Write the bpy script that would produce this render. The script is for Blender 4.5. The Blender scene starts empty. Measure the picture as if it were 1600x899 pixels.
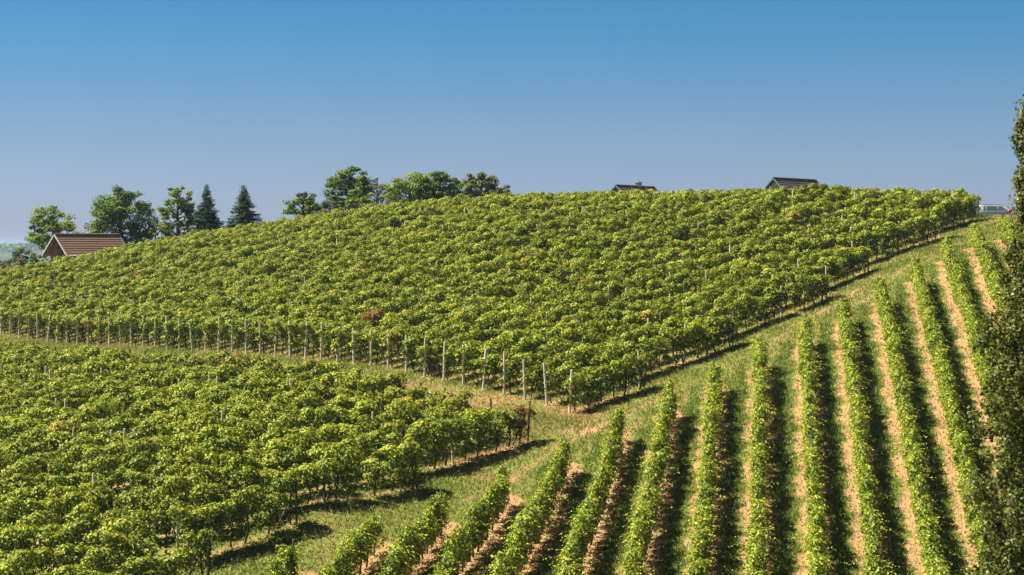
import bpy, bmesh, math, random
import numpy as np
from mathutils import Vector, Matrix
R = math.radians
C = bpy.context.scene.collection
scn = bpy.context.scene

# ---------------------------------------------------------------- camera, sky, sun, exposure
cam_d = bpy.data.cameras.new('camera'); cam = bpy.data.objects.new('camera', cam_d); C.objects.link(cam)
cam_d.sensor_width = 36.0; cam_d.lens = 36.0 * 3000 / 1600
cam_d.shift_y = -(449.5 - 385.0) / 1600.0
cam.location = (0, 0, 0); cam.rotation_euler = (R(90), 0, 0)
cam_d.clip_start = 0.5; cam_d.clip_end = 30000
scn.camera = cam

SUN_DIR = Vector((-0.92, 0.22, 0)).normalized()       # horizontal direction towards the sun: far left
SUN_EL = R(54)
SUN_DIR = Vector((SUN_DIR.x * math.cos(SUN_EL), SUN_DIR.y * math.cos(SUN_EL), math.sin(SUN_EL)))
world = bpy.data.worlds.new('World'); scn.world = world; world.use_nodes = True
nt = world.node_tree; nt.nodes.clear()
wo = nt.nodes.new('ShaderNodeOutputWorld'); bg = nt.nodes.new('ShaderNodeBackground')
sky = nt.nodes.new('ShaderNodeTexSky'); sky.sky_type = 'NISHITA'; sky.sun_disc = False
sky.sun_elevation = SUN_EL; sky.sun_rotation = math.atan2(SUN_DIR.x, SUN_DIR.y)
sky.air_density = 1.0; sky.dust_density = 0.6; sky.ozone_density = 2.0; sky.altitude = 300
geo = nt.nodes.new('ShaderNodeTexCoord'); sep = nt.nodes.new('ShaderNodeSeparateXYZ')
nt.links.new(geo.outputs['Generated'], sep.inputs[0])
rmp = nt.nodes.new('ShaderNodeValToRGB'); e = rmp.color_ramp.elements
e[0].position = 0.0; e[0].color = (.45, .53, .87, 1)
e[1].position = 0.55; e[1].color = (.09, .125, .155, 1)
for p_, c_ in ((0.032, (.40, .49, .78, 1)), (0.062, (.34, .455, .68, 1)), (0.09, (.25, .44, .65, 1)), (0.128, (.150, .43, .62, 1)), (0.20, (.10, .27, .39, 1))):
    x_ = e.new(p_); x_.color = c_
nt.links.new(sep.outputs['Z'], rmp.inputs[0])
mx = nt.nodes.new('ShaderNodeMix'); mx.data_type = 'RGBA'; mx.blend_type = 'MULTIPLY'; mx.inputs[0].default_value = 1.0
nt.links.new(sky.outputs[0], mx.inputs[6]); nt.links.new(rmp.outputs[0], mx.inputs[7])
nt.links.new(mx.outputs[2], bg.inputs[0]); nt.links.new(bg.outputs[0], wo.inputs[0])
bg.inputs[1].default_value = 0.0515
sd = bpy.data.lights.new('sun', 'SUN'); sd.energy = 5.0; sd.angle = R(0.5); sd.color = (1.0, 0.90, 0.74)
sun = bpy.data.objects.new('sun', sd); C.objects.link(sun); sun.location = (0, 0, 60)
sun.rotation_euler = SUN_DIR.to_track_quat('Z', 'Y').to_euler()
vs = scn.view_settings; vs.view_transform = 'Standard'; vs.look = 'None'; vs.gamma = 1; vs.use_curve_mapping = False
vs.exposure = 1.5

# ---------------------------------------------------------------- helpers
rng = np.random.default_rng(7); random.seed(7)
F = 3000.0
def proj(x, y, z): return 800 + F * x / y, 385 - F * z / y

def tag(o, label=None, cat=None, group=None, kind=None):
    if label: o['label'] = label
    if cat: o['category'] = cat
    if group: o['group'] = group
    if kind: o['kind'] = kind
    return o
def empty(name, loc, rz=0, **k):
    o = bpy.data.objects.new(name, None); o.empty_display_size = 0.3; C.objects.link(o)
    o.location = loc; o.rotation_euler = (0, 0, rz); return tag(o, **k)
def link(name, me, parent=None, loc=(0, 0, 0), rz=0, **k):
    o = bpy.data.objects.new(name, me); C.objects.link(o)
    if parent: o.parent = parent
    o.location = loc; o.rotation_euler = (0, 0, rz); return tag(o, **k)

def quads_mesh(name, V, mat, tone=None, n=4, smooth=False):
    """V: (k*n,3) vertices, consecutive n form one face"""
    V = np.ascontiguousarray(V, dtype=np.float32); k = len(V) // n
    me = bpy.data.meshes.new(name); me.vertices.add(len(V)); me.vertices.foreach_set('co', V.ravel())
    me.loops.add(k * n); me.loops.foreach_set('vertex_index', np.arange(k * n, dtype=np.int32))
    me.polygons.add(k); me.polygons.foreach_set('loop_start', np.arange(0, k * n, n, dtype=np.int32))
    if tone is not None:
        a = me.attributes.new('tone', 'FLOAT', 'FACE'); a.data.foreach_set('value', np.asarray(tone, dtype=np.float32))
    me.update(); me.validate(); me.materials.append(mat)
    return me

def leaf_quads(c, nrm, size, fold=0.25, aspect=0.8):
    """kite shaped folded leaves at centres c facing nrm"""
    n = len(c); nrm = nrm / (np.linalg.norm(nrm, axis=1, keepdims=True) + 1e-9)
    r = rng.normal(size=(n, 3)); r[:, 2] -= 0.6
    t = r - (r * nrm).sum(1, keepdims=True) * nrm; t /= np.linalg.norm(t, axis=1, keepdims=True) + 1e-9
    b = np.cross(nrm, t); s = np.asarray(size).reshape(-1, 1) * np.ones((n, 1))
    V = np.empty((n, 4, 3))
    V[:, 0] = c - t * s * 0.5; V[:, 2] = c + t * s * 0.5
    V[:, 1] = c + b * s * 0.5 * aspect + nrm * s * fold - t * s * 0.12
    V[:, 3] = c - b * s * 0.5 * aspect + nrm * s * fold - t * s * 0.12
    return V.reshape(-1, 3)

class MB:
    def __init__(s): s.bm = bmesh.new()
    def box(s, c, d, rz=0, M=None):
        m = Matrix.Translation(c) @ Matrix.Rotation(rz, 4, 'Z') @ Matrix.Diagonal((d[0], d[1], d[2], 1))
        if M is not None: m = M @ m
        bmesh.ops.create_cube(s.bm, size=1, matrix=m); return s
    def tube(s, pts, rad, seg=7, cap=True):
        rings = []
        pts = [Vector(p) for p in pts]
        for i, p in enumerate(pts):
            d = (pts[min(i + 1, len(pts) - 1)] - pts[max(i - 1, 0)]).normalized()
            a = d.orthogonal().normalized() if i == 0 else (prev - d * prev.dot(d)).normalized()
            prev = a; b = d.cross(a); r = rad[i] if hasattr(rad, '__len__') else rad
            rings.append([s.bm.verts.new(p + a * r * math.cos(2 * math.pi * j / seg) + b * r * math.sin(2 * math.pi * j / seg)) for j in range(seg)])
        for q, w in zip(rings, rings[1:]):
            for j in range(seg): s.bm.faces.new((q[j], q[(j + 1) % seg], w[(j + 1) % seg], w[j]))
        if cap: s.bm.faces.new(rings[0][::-1]); s.bm.faces.new(rings[-1])
        return s
    def poly(s, pts):
        s.bm.faces.new([s.bm.verts.new(p) for p in pts]); return s
    def prism(s, a, b):
        va = [s.bm.verts.new(p) for p in a]; vb = [s.bm.verts.new(p) for p in b]; n = len(a)
        s.bm.faces.new(va[::-1]); s.bm.faces.new(vb)
        for i in range(n): s.bm.faces.new((va[i], va[(i + 1) % n], vb[(i + 1) % n], vb[i]))
        return s
    def mesh(s, name, mat, bevel=0, smooth=False):
        if bevel: bmesh.ops.bevel(s.bm, geom=list(s.bm.edges), offset=bevel, segments=1, affect='EDGES')
        bmesh.ops.recalc_face_normals(s.bm, faces=s.bm.faces)
        me = bpy.data.meshes.new(name); s.bm.to_mesh(me); s.bm.free(); me.materials.append(mat)
        if smooth: me.polygons.foreach_set('use_smooth', [True] * len(me.polygons))
        return me
    def build(s, name, mat, parent=None, bevel=0, smooth=False, loc=(0, 0, 0), rz=0, **k):
        return link(name, s.mesh(name, mat, bevel, smooth), parent, loc, rz, **k)

# ---------------------------------------------------------------- materials
def newmat(name):
    m = bpy.data.materials.new(name); m.use_nodes = True; t = m.node_tree
    return m, t, t.nodes['Principled BSDF'], t.nodes['Material Output']
def nd(t, typ, **k):
    n = t.nodes.new(typ)
    for a, v in k.items(): setattr(n, a, v)
    return n
def mixc(t, fac, a, b, blend='MIX'):
    m = nd(t, 'ShaderNodeMix', data_type='RGBA', blend_type=blend)
    for i, v in ((0, fac), (6, a), (7, b)):
        if isinstance(v, bpy.types.NodeSocket): t.links.new(v, m.inputs[i])
        else: m.inputs[i].default_value = v if i == 0 else (*v, 1)
    return m.outputs[2]
def mth(t, op, a, b=0.0, c=None, clamp=False):
    m = nd(t, 'ShaderNodeMath', operation=op, use_clamp=clamp)
    for i, v in enumerate((a, b) if c is None else (a, b, c)):
        if isinstance(v, bpy.types.NodeSocket): t.links.new(v, m.inputs[i])
        else: m.inputs[i].default_value = v
    return m.outputs[0]
def noise(t, vec, scale, detail=3, rough=0.55):
    n = nd(t, 'ShaderNodeTexNoise'); n.inputs['Scale'].default_value = scale; n.inputs['Detail'].default_value = detail
    n.inputs['Roughness'].default_value = rough
    if vec is not None: t.links.new(vec, n.inputs['Vector'])
    return n.outputs[0]

def leaf_mat(name, lo, hi, trans=0.35, rough=0.45, spec=0.5, old=None, oldamt=0.0):
    m, t, p, out = newmat(name)
    at = nd(t, 'ShaderNodeAttribute', attribute_name='tone'); oi = nd(t, 'ShaderNodeObjectInfo')
    f = mth(t, 'MULTIPLY_ADD', oi.outputs['Random'], 0.30, at.outputs['Fac'])
    f = mth(t, 'SUBTRACT', f, 0.12, clamp=True)
    col = mixc(t, f, lo, hi)
    if old:
        g = nd(t, 'ShaderNodeNewGeometry'); n = noise(t, g.outputs['Position'], 0.9, 4, 0.7)
        k = mth(t, 'MULTIPLY', mth(t, 'SUBTRACT', n, 1 - oldamt, clamp=True), 8.0, clamp=True)
        col = mixc(t, k, col, old)
    t.links.new(col, p.inputs['Base Color']); p.inputs['Roughness'].default_value = rough
    p.inputs['Specular IOR Level'].default_value = spec
    tr = nd(t, 'ShaderNodeBsdfTranslucent'); tc = mixc(t, 1.0, col, (1.25, 1.2, 0.45), 'MULTIPLY')
    t.links.new(tc, tr.inputs[0])
    ms = nd(t, 'ShaderNodeMixShader'); ms.inputs[0].default_value = trans
    t.links.new(p.outputs[0], ms.inputs[1]); t.links.new(tr.outputs[0], ms.inputs[2]); t.links.new(ms.outputs[0], out.inputs[0])
    return m
def plain(name, a, b=None, scale=6.0, rough=0.8, bump=0.0, stretch=(1, 1, 1), spec=0.3, metal=0.0, rand=0.0):
    m, t, p, out = newmat(name); b = b or tuple(x * 0.75 for x in a)
    tc = nd(t, 'ShaderNodeTexCoord'); mp = nd(t, 'ShaderNodeMapping'); mp.inputs['Scale'].default_value = stretch
    t.links.new(tc.outputs['Object'], mp.inputs[0])
    n = noise(t, mp.outputs[0], scale, 5, 0.6)
    if rand:
        oi = nd(t, 'ShaderNodeObjectInfo'); n = mth(t, 'MULTIPLY_ADD', mth(t, 'SUBTRACT', oi.outputs['Random'], 0.5), rand, n)
    f = mth(t, 'MULTIPLY', mth(t, 'SUBTRACT', n, 0.3), 2.5, clamp=True)
    t.links.new(mixc(t, f, a, b), p.inputs['Base Color'])
    p.inputs['Roughness'].default_value = rough; p.inputs['Specular IOR Level'].default_value = spec; p.inputs['Metallic'].default_value = metal
    if bump:
        bp = nd(t, 'ShaderNodeBump'); bp.inputs['Strength'].default_value = bump; bp.inputs['Distance'].default_value = 0.02
        t.links.new(n, bp.inputs['Height']); t.links.new(bp.outputs[0], p.inputs['Normal'])
    return m

M = {}
M['vine'] = leaf_mat('vine_leaf', (0.016, 0.056, 0.004), (0.365, 0.415, 0.042), 0.15, 0.6, 0.15, (0.22, 0.11, 0.04), 0.25)
M['hedge'] = leaf_mat('young_vine_leaf', (0.038, 0.092, 0.007), (0.395, 0.45, 0.052), 0.19, 0.6, 0.15)
M['ash'] = leaf_mat('ash_leaf', (0.022, 0.070, 0.009), (0.27, 0.36, 0.040), 0.30, 0.6, 0.15)
M['grey_leaf'] = leaf_mat('greyish_leaf', (0.050, 0.080, 0.025), (0.19, 0.21, 0.075), 0.25, 0.6, 0.15)
M['needle'] = leaf_mat('spruce_needle', (0.006, 0.026, 0.007), (0.042, 0.090, 0.018), 0.12, 0.7, 0.1)
M['poplar'] = leaf_mat('poplar_leaf', (0.032, 0.055, 0.010), (0.23, 0.24, 0.06), 0.32, 0.5, 0.25, (0.17, 0.10, 0.04), 0.32)
M['rusty'] = leaf_mat('withered_vine_leaf', (0.10, 0.06, 0.02), (0.34, 0.20, 0.07), 0.2, 0.7, 0.1)
M['pale'] = leaf_mat('yellowing_vine_leaf', (0.09, 0.11, 0.015), (0.48, 0.43, 0.07), 0.2, 0.6, 0.15)
M['bark'] = plain('bark', (0.075, 0.052, 0.035), (0.13, 0.10, 0.07), 9, 0.95, 0.6)
M['vinebark'] = plain('vine_bark', (0.045, 0.030, 0.020), (0.10, 0.07, 0.045), 14, 0.95, 0.8)
M['post'] = plain('weathered_post', (0.78, 0.68, 0.60), (0.55, 0.46, 0.40), 5, 0.9, 0.3, (6, 6, 0.8), rand=0.25)
M['oldpost'] = plain('dark_post', (0.15, 0.12, 0.10), (0.075, 0.06, 0.05), 5, 0.9, 0.3, (6, 6, 0.8), rand=0.25)
M['steel'] = plain('galvanised_steel', (0.36, 0.40, 0.44), (0.26, 0.30, 0.34), 8, 0.45, 0.0, metal=0.6)
M['white'] = plain('white_paint', (0.52, 0.54, 0.58), (0.42, 0.44, 0.48), 4, 0.6)
M['tile'] = plain('red_roof_tile', (0.25, 0.145, 0.105), (0.17, 0.10, 0.076), 3.0, 0.85, 0.2, (1, 3, 3))
M['greytile'] = plain('grey_roof_tile', (0.105, 0.085, 0.085), (0.065, 0.055, 0.058), 3.0, 0.7, 0.2, (1, 3, 3))
M['mortar'] = plain('ridge_mortar', (0.55, 0.42, 0.34), (0.40, 0.30, 0.25), 9, 0.9)
M['dark'] = plain('dark_glass', (0.02, 0.022, 0.025), (0.04, 0.04, 0.045), 3, 0.15)
M['greywall'] = plain('cream_render', (0.42, 0.36, 0.30), (0.34, 0.29, 0.25), 3, 0.9)
M['bluetrim'] = plain('blue_grey_trim', (0.16, 0.24, 0.36), (0.13, 0.19, 0.29), 4, 0.6)
M['teal'] = plain('teal_cloth', (0.02, 0.30, 0.28), (0.03, 0.38, 0.34), 6, 0.7)
M['asphalt'] = plain('asphalt', (0.055, 0.055, 0.057), (0.04, 0.04, 0.042), 12, 0.9, 0.1)
def wood_boards():
    m, t, p, out = newmat('orange_wood_boards')
    tc = nd(t, 'ShaderNodeTexCoord'); sx = nd(t, 'ShaderNodeSeparateXYZ'); t.links.new(tc.outputs['Object'], sx.inputs[0])
    fr = mth(t, 'FRACT', mth(t, 'MULTIPLY', sx.outputs['Z'], 5.0)); gap = mth(t, 'LESS_THAN', fr, 0.10)
    n = noise(t, tc.outputs['Object'], 5, 4)
    c = mixc(t, n, (0.36, 0.11, 0.030), (0.24, 0.065, 0.018)); c = mixc(t, gap, c, (0.07, 0.02, 0.01))
    t.links.new(c, p.inputs['Base Color']); p.inputs['Roughness'].default_value = 0.6; return m
M['boards'] = wood_boards()

# ---------------------------------------------------------------- terrain height
CTL = np.array([(-41.12, 159.16, -7.48), (-39.52, 157.02, -7.59), (-36.97, 153.63, -7.73), (-34.18, 149.89, -7.64), (-31.58, 146.43, -7.61), (-28.9, 142.86, -7.38), (-26.23, 139.29, -7.29), (-23.57, 135.74, -7.38), (-20.82, 132.07, -7.22), (-18.22, 128.59, -7.12), (-15.44, 124.89, -7.12), (-12.87, 121.46, -7.13), (-10.22, 117.91, -7.15), (-7.3, 114.01, -7.22), (-4.8, 110.67, -7.6), (-2.33, 107.38, -7.84), (0.24, 103.95, -8.21), (1.7, 102.0, -8.36), (3.01, 100.25, -8.72), (6.96, 104.4, -7.76), (13.07, 113.61, -5.87), (20.24, 123.94, -3.35), (24.27, 130.97, -1.7), (31.47, 141.32, 0.66), (37.38, 150.33, 2.2), (0.82, 95.16, -9.67), (-4.1, 87.2, -10.96), (-8.03, 80.27, -11.26), (-10.81, 74.55, -12.55), (-20.8, 78.0, -13.36), (-27.5, 75.0, -14.38), (-28.0, 105.0, -11.02), (-16.0, 96.0, -10.08), (25.83, 155.0, 2.79), (16.5, 165.0, 2.7), (2.92, 175.0, 2.57), (-12.33, 185.0, 1.79), (-26.0, 195.0, 0.13), (-38.0, 200.0, -1.67), (-45.5, 195.0, -3.25), (-50.13, 188.0, -4.83), (-60.0, 180.0, -8.1), (9.32, 73.0, -12.51), (18.25, 73.0, -12.51), (2.43, 73.0, -12.51), (-2.74, 73.5, -12.59), (-9.44, 74.5, -12.76), (31.45, 130.12, -0.26), (28.53, 126.02, -1.18), (25.62, 121.91, -2.64), (22.71, 117.8, -3.81), (19.8, 113.7, -4.66), (13.98, 105.49, -6.75), (11.07, 101.38, -7.77), (8.16, 97.27, -8.75), (5.24, 93.17, -9.47), (2.33, 89.06, -10.69), (-0.58, 84.95, -11.61), (-3.49, 80.85, -12.13), (-6.4, 76.74, -12.46), (40.0, 158.0, 2.3), (38.0, 150.0, 2.35), (44.0, 165.0, 2.05), (30.0, 165.0, 2.2), (60.0, 165.0, 1.8), (40.0, 180.0, 1.6), (60.0, 230.0, 0.0), (20.0, 230.0, 2.0), (50.0, 120.0, -1.5), (45.0, 73.0, -12.0), (30.0, 50.0, -17.0), (0.0, 50.0, -17.5), (-35.0, 55.0, -17.5), (-70.0, 75.0, -15.0), (0.0, 230.0, 1.5), (-20.0, 230.0, 0.5), (-45.0, 225.0, -3.2), (-65.0, 215.0, -5.5), (-80.0, 190.0, -6.0), (-95.0, 150.0, -8.5), (0.0, 20.0, -21.0), (-43.0, 203.0, -3.1), (-46.0, 205.0, -3.4)])
CTL = np.vstack([CTL, [(-60, 300, -16), (0, 300, -12), (60, 300, -13), (-110, 230, -16), (110, 200, -8), (100, 120, -8), (-120, 80, -20), (90, 60, -18), (-100, 300, -22), (120, 300, -18)]])
def _tps(Cp):
    P = Cp[:, :2] / 50; z = Cp[:, 2]; n = len(P)
    d = np.linalg.norm(P[:, None] - P[None], axis=2)
    K = np.where(d > 0, d * d * np.log(d + 1e-12), 0) + 1.5e-3 * np.eye(n)
    Q = np.c_[np.ones(n), P]; A = np.block([[K, Q], [Q.T, np.zeros((3, 3))]])
    return P, np.linalg.solve(A, np.r_[z, 0, 0, 0])
_P, _W = _tps(CTL)
def sstep(a, b, x):
    t = np.clip((x - a) / (b - a), 0, 1); return t * t * (3 - 2 * t)
def H(X, Y):
    X = np.asarray(X, float); Y = np.asarray(Y, float); sh = np.broadcast(X, Y).shape
    x = np.broadcast_to(X, sh).ravel(); y = np.broadcast_to(Y, sh).ravel(); out = np.empty(len(x))
    for i in range(0, len(x), 20000):
        p = np.stack([x[i:i + 20000], y[i:i + 20000]], -1) / 50
        pc = np.clip(p, (-4.0, -1.0), (4.0, 8.0))
        d = np.linalg.norm(pc[:, None, :] - _P, axis=-1)
        out[i:i + 20000] = (np.where(d > 0, d * d * np.log(d + 1e-12), 0) * _W[:-3]).sum(-1) + _W[-3] + pc @ _W[-2:]
    rr = np.hypot(x / 130, (y - 150) / 150)
    far = -46 + 1.5 * np.sin(x / 260 + 1) + 1.5 * np.sin(y / 330)
    ridge = 46 * sstep(1300, 3300, y + 0.25 * x) * (1 - 0.6 * sstep(3400, 5200, y)) * (0.93 + 0.05 * np.sin(x / 170 + .6) + 0.03 * np.sin(x / 61))
    far = far + ridge
    w = sstep(1.0, 2.2, rr)
    z = out * (1 - w) + far * w
    return z.reshape(sh)
def h1(x, y): return float(H(np.array([x]), np.array([y]))[0])

# ---------------------------------------------------------------- the planting plan (metres)
LP = np.array([3.01, 100.25]); LD = np.array([-41.2, 55.0]); LD = LD / np.linalg.norm(LD)   # line of pale end posts
RD = np.array([0.69, 0.724]); RD = RD / np.linalg.norm(RD)                                  # direction of the vine rows
STEP = 1.92
def Prow(k): return LP + LD * STEP * k
ENDL = [5.7, 16.2, 28.3, 35.8, 47.8, 56.4]             # the six rows that end on the grass path
FARB = np.array([(-140, 175), (-60, 190), (-45.5, 198), (-38, 204), (-26, 203), (-12, 193), (3, 183), (16.5, 173), (25.8, 163), (60, 157)], float)
def far_end(k):
    p = Prow(k)
    for L in np.arange(5, 110, 0.5):
        q = p + RD * L
        if q[1] > np.interp(q[0], FARB[:, 0], FARB[:, 1]) or (800 + 3000 * q[0] / q[1] > 1524 - (k - 6) * 9): return L
    return 100
ROWS = []   # (block, index, A, B)
for k in range(0, 60):
    L1 = ENDL[k] if k < 6 else far_end(k)
    if L1 < 3: continue
    ROWS.append(('upper', k, Prow(k), Prow(k) + RD * L1))
LOWM = {-1: 4.9, -2: 14.0, -3: 22.3, -4: 28.0}
for k in range(-4, 50):
    m = LOWM.get(k, float(np.interp(k, [0, 3, 8, 15, 50], [5.9, 6.1, 6.8, 8.2, 8.6])))
    ROWS.append(('lower', k, Prow(k) - RD * m, Prow(k) - RD * 75))
RB = [418, 510, 602, 688, 785, 886, 987, 1091, 1183, 1280, 1371, 1464, 1552, 1640, 1730, 1822]
RT = [459, 584, 690, 787, 882, 968, 1047, 1117, 1188, 1258, 1318, 1376, 1431, 1479, 1523, 1566]
RY = [72.9, 76.9, 80.8, 84.9, 89.0, 93.1, 97.3, 101.4, 105.5, 109.6, 113.7, 117.8, 121.9, 126.0, 130.1, 133.5]
for i in range(16):
    a = np.array([(RB[i] - 800) / F * 69.3, 69.3]); b = np.array([(RT[i] - 800) / F * RY[i], RY[i]])
    d = (b - a) / np.linalg.norm(b - a)
    ROWS.append(('right', i, b, b - d * (b[1] - 62)))

# ---------------------------------------------------------------- ground sheet
def axis(lo, hi, step, outlo, outhi):
    a = list(np.arange(lo, hi + 1e-6, step)); s = step; v = lo
    L = []
    while v > outlo: s *= 1.13; v -= s; L.append(v)
    s = step; v = hi; U = []
    while v < outhi: s *= 1.13; v += s; U.append(v)
    return np.array(L[::-1] + a + U)
gx = axis(-52, 50, 0.25, -7500, 7500); gy = axis(62, 170, 0.25, -3000, 9000)
GX, GY = np.meshgrid(gx, gy); GZ = H(GX, GY)
def seg_dist(X, Y, A, B):
    d = B - A; L2 = d @ d; t = np.clip(((X - A[0]) * d[0] + (Y - A[1]) * d[1]) / L2, 0, 1)
    return np.hypot(X - A[0] - t * d[0], Y - A[1] - t * d[1])
PA = np.array([-10.8, 74.5]); PB = np.array([37.4, 150.3]); PDIR = (PB - PA) / np.linalg.norm(PB - PA); PN = np.array([PDIR[1], -PDIR[0]])
def dry_field(X, Y):
    """0 lush green .. 1 straw and bare soil"""
    sh = X.shape; X = X.ravel(); Y = Y.ravel(); o = np.full(X.shape, 0.43)
    for blk, k, A, B in ROWS:
        near = (np.minimum(A[0], B[0]) - 2 < X) & (X < np.maximum(A[0], B[0]) + 2) & (np.minimum(A[1], B[1]) - 2 < Y) & (Y < np.maximum(A[1], B[1]) + 2)
        if not near.any(): continue
        A2 = A + (A - B) / np.linalg.norm(A - B) * (1.4 if blk == 'right' else 0)
        d = seg_dist(X[near], Y[near], A2, B)
        w = 0.54 if blk == 'right' else 0.18
        v = o[near]
        al = (X[near] - B[0]) * (A - B)[0] / np.linalg.norm(A - B) + (Y[near] - B[1]) * (A - B)[1] / np.linalg.norm(A - B)
        w = w + (.10 if blk == 'right' else .05) * (np.sin(al * 1.1 + k * 2.3) + np.sin(al * 2.9 + k) + .7 * np.sin(al * 6.1 + k * 4))
        if blk == 'right':
            v = np.where(d < 1.3, np.minimum(v, 0.10), v); v = np.maximum(v, 1.05 * (1 - sstep(w - .12, w + .42, d)))
        else: v = np.maximum(v, 0.78 * (1 - sstep(w - .1, w + .5, d)))
        o[near] = v
    ll = (X - LP[0]) * RD[0] + (Y - LP[1]) * RD[1]; tt_ = (X - LP[0]) * LD[0] + (Y - LP[1]) * LD[1]
    o = o + .20 * (np.abs(ll + 4) < 5) * (tt_ > -4) + .12 * np.exp(-(ll / .7) ** 2) * (tt_ > -1)
    s = (X - PA[0]) * PDIR[0] + (Y - PA[1]) * PDIR[1]; q = (X - PA[0]) * PN[0] + (Y - PA[1]) * PN[1]
    wob = 0.25 * np.sin(s / 6.0) + 0.15 * np.sin(s / 2.3 + 1)
    for off, amt, wd in ((1.15, 0.42, 0.30), (2.75, 0.36, 0.30)):
        a = amt * (0.55 + 0.45 * np.sin(s / 5.1 + off * 3)) * np.exp(-((q - off - wob) / wd) ** 2) * ((s > -12) & (s < 95))
        o = o + a
    return o.reshape(sh)
DRY = dry_field(GX, GY)
me = bpy.data.meshes.new('ground'); nx, ny = len(gx), len(gy)
me.vertices.add(nx * ny); me.vertices.foreach_set('co', np.stack([GX, GY, GZ], -1).astype(np.float32).ravel())
ii = (np.arange(ny - 1)[:, None] * nx + np.arange(nx - 1)[None]).ravel()
me.loops.add(4 * len(ii)); me.loops.foreach_set('vertex_index', np.stack([ii, ii + 1, ii + nx + 1, ii + nx], -1).astype(np.int32).ravel())
me.polygons.add(len(ii)); me.polygons.foreach_set('loop_start', (np.arange(len(ii)) * 4).astype(np.int32))
a = me.attributes.new('dry', 'FLOAT', 'POINT'); a.data.foreach_set('value', DRY.astype(np.float32).ravel())
me.update(); me.polygons.foreach_set('use_smooth', [True] * len(me.polygons))
def ground_mat():
    m, t, p, out = newmat('ground_grass_and_straw')
    g = nd(t, 'ShaderNodeNewGeometry'); pos = g.outputs['Position']
    at = nd(t, 'ShaderNodeAttribute', attribute_name='dry')
    n1 = noise(t, pos, 0.35, 5, 0.6); n2 = noise(t, pos, 2.6, 5, 0.65); n3 = noise(t, pos, 14, 4, 0.7)
    f = mth(t, 'MULTIPLY_ADD', mth(t, 'SUBTRACT', n1, 0.5), 1.5, at.outputs['Fac'])
    f = mth(t, 'MULTIPLY_ADD', mth(t, 'SUBTRACT', n2, 0.5), 1.1, f)
    f = mth(t, 'MULTIPLY_ADD', mth(t, 'SUBTRACT', n3, 0.5), 1.0, f)
    r = nd(t, 'ShaderNodeValToRGB'); t.links.new(f, r.inputs[0]); e = r.color_ramp.elements
    e[0].position = 0.0; e[0].color = (0.080, 0.112, 0.010, 1); e[1].position = 1.0; e[1].color = (0.38, 0.235, 0.115, 1)
    for q, c in ((0.30, (0.10, 0.14, 0.024, 1)), (0.52, (0.17, 0.185, 0.035, 1)), (0.74, (0.23, 0.175, 0.068, 1))):
        x = e.new(q); x.color = c
    # far fields: soft patchwork of greens with straw coloured squares
    vo = nd(t, 'ShaderNodeTexVoronoi'); vo.inputs['Scale'].default_value = 0.006; t.links.new(pos, vo.inputs['Vector'])
    fr = nd(t, 'ShaderNodeValToRGB'); t.links.new(nd_sep(t, vo.outputs['Color']), fr.inputs[0]); q = fr.color_ramp.elements
    q[0].color = (0.022, 0.050, 0.022, 1); q[1].color = (0.085, 0.10, 0.045, 1); x = q.new(0.5); x.color = (0.04, 0.08, 0.028, 1)
    sy = nd(t, 'ShaderNodeSeparateXYZ'); t.links.new(pos, sy.inputs[0])
    ff = mth(t, 'MULTIPLY', mth(t, 'SUBTRACT', sy.outputs['Y'], 260.0), 0.005, clamp=True)
    t.links.new(mixc(t, ff, r.outputs[0], fr.outputs[0]), p.inputs['Base Color'])
    p.inputs['Roughness'].default_value = 0.95; p.inputs['Specular IOR Level'].default_value = 0.15
    bp = nd(t, 'ShaderNodeBump'); bp.inputs['Strength'].default_value = 0.9; bp.inputs['Distance'].default_value = 0.10
    t.links.new(noise(t, pos, 7, 6, 0.75), bp.inputs['Height']); t.links.new(bp.outputs[0], p.inputs['Normal'])
    return m
def nd_sep(t, s):
    n = nd(t, 'ShaderNodeSeparateColor'); t.links.new(s, n.inputs[0]); return n.outputs[0]
me.materials.append(ground_mat()); link('ground', me, kind='structure')

# road beyond the brow
def ribbon(name, pts, w, mat, dz, **k):
    pts = np.array(pts, float); s = np.r_[0, np.cumsum(np.hypot(*np.diff(pts, axis=0).T))]; tt = np.arange(0, s[-1], 0.7)
    x = np.interp(tt, s, pts[:, 0]); y = np.interp(tt, s, pts[:, 1]); dx = np.gradient(x); dy = np.gradient(y); l = np.hypot(dx, dy)
    nxv, nyv = -dy / l, dx / l; mb = MB(); rows = []
    for q in np.linspace(-w / 2, w / 2, 7):
        X = x + nxv * q; Y = y + nyv * q; Z = H(X, Y) + dz; rows.append([mb.bm.verts.new((a_, b_, c_)) for a_, b_, c_ in zip(X, Y, Z)])
    for A_, B_ in zip(rows, rows[1:]):
        for i in range(len(A_) - 1): mb.bm.faces.new((A_[i], A_[i + 1], B_[i + 1], B_[i]))
    return mb.build(name, mat, smooth=True, **k)
ROADP = [(110, 168), (70, 165), (52, 165), (42, 165), (34, 167), (27, 173), (22, 183), (18, 200), (12, 225), (0, 255)]
ribbon('road', ROADP, 4.2, M['asphalt'], 0.05, kind='structure')

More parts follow.
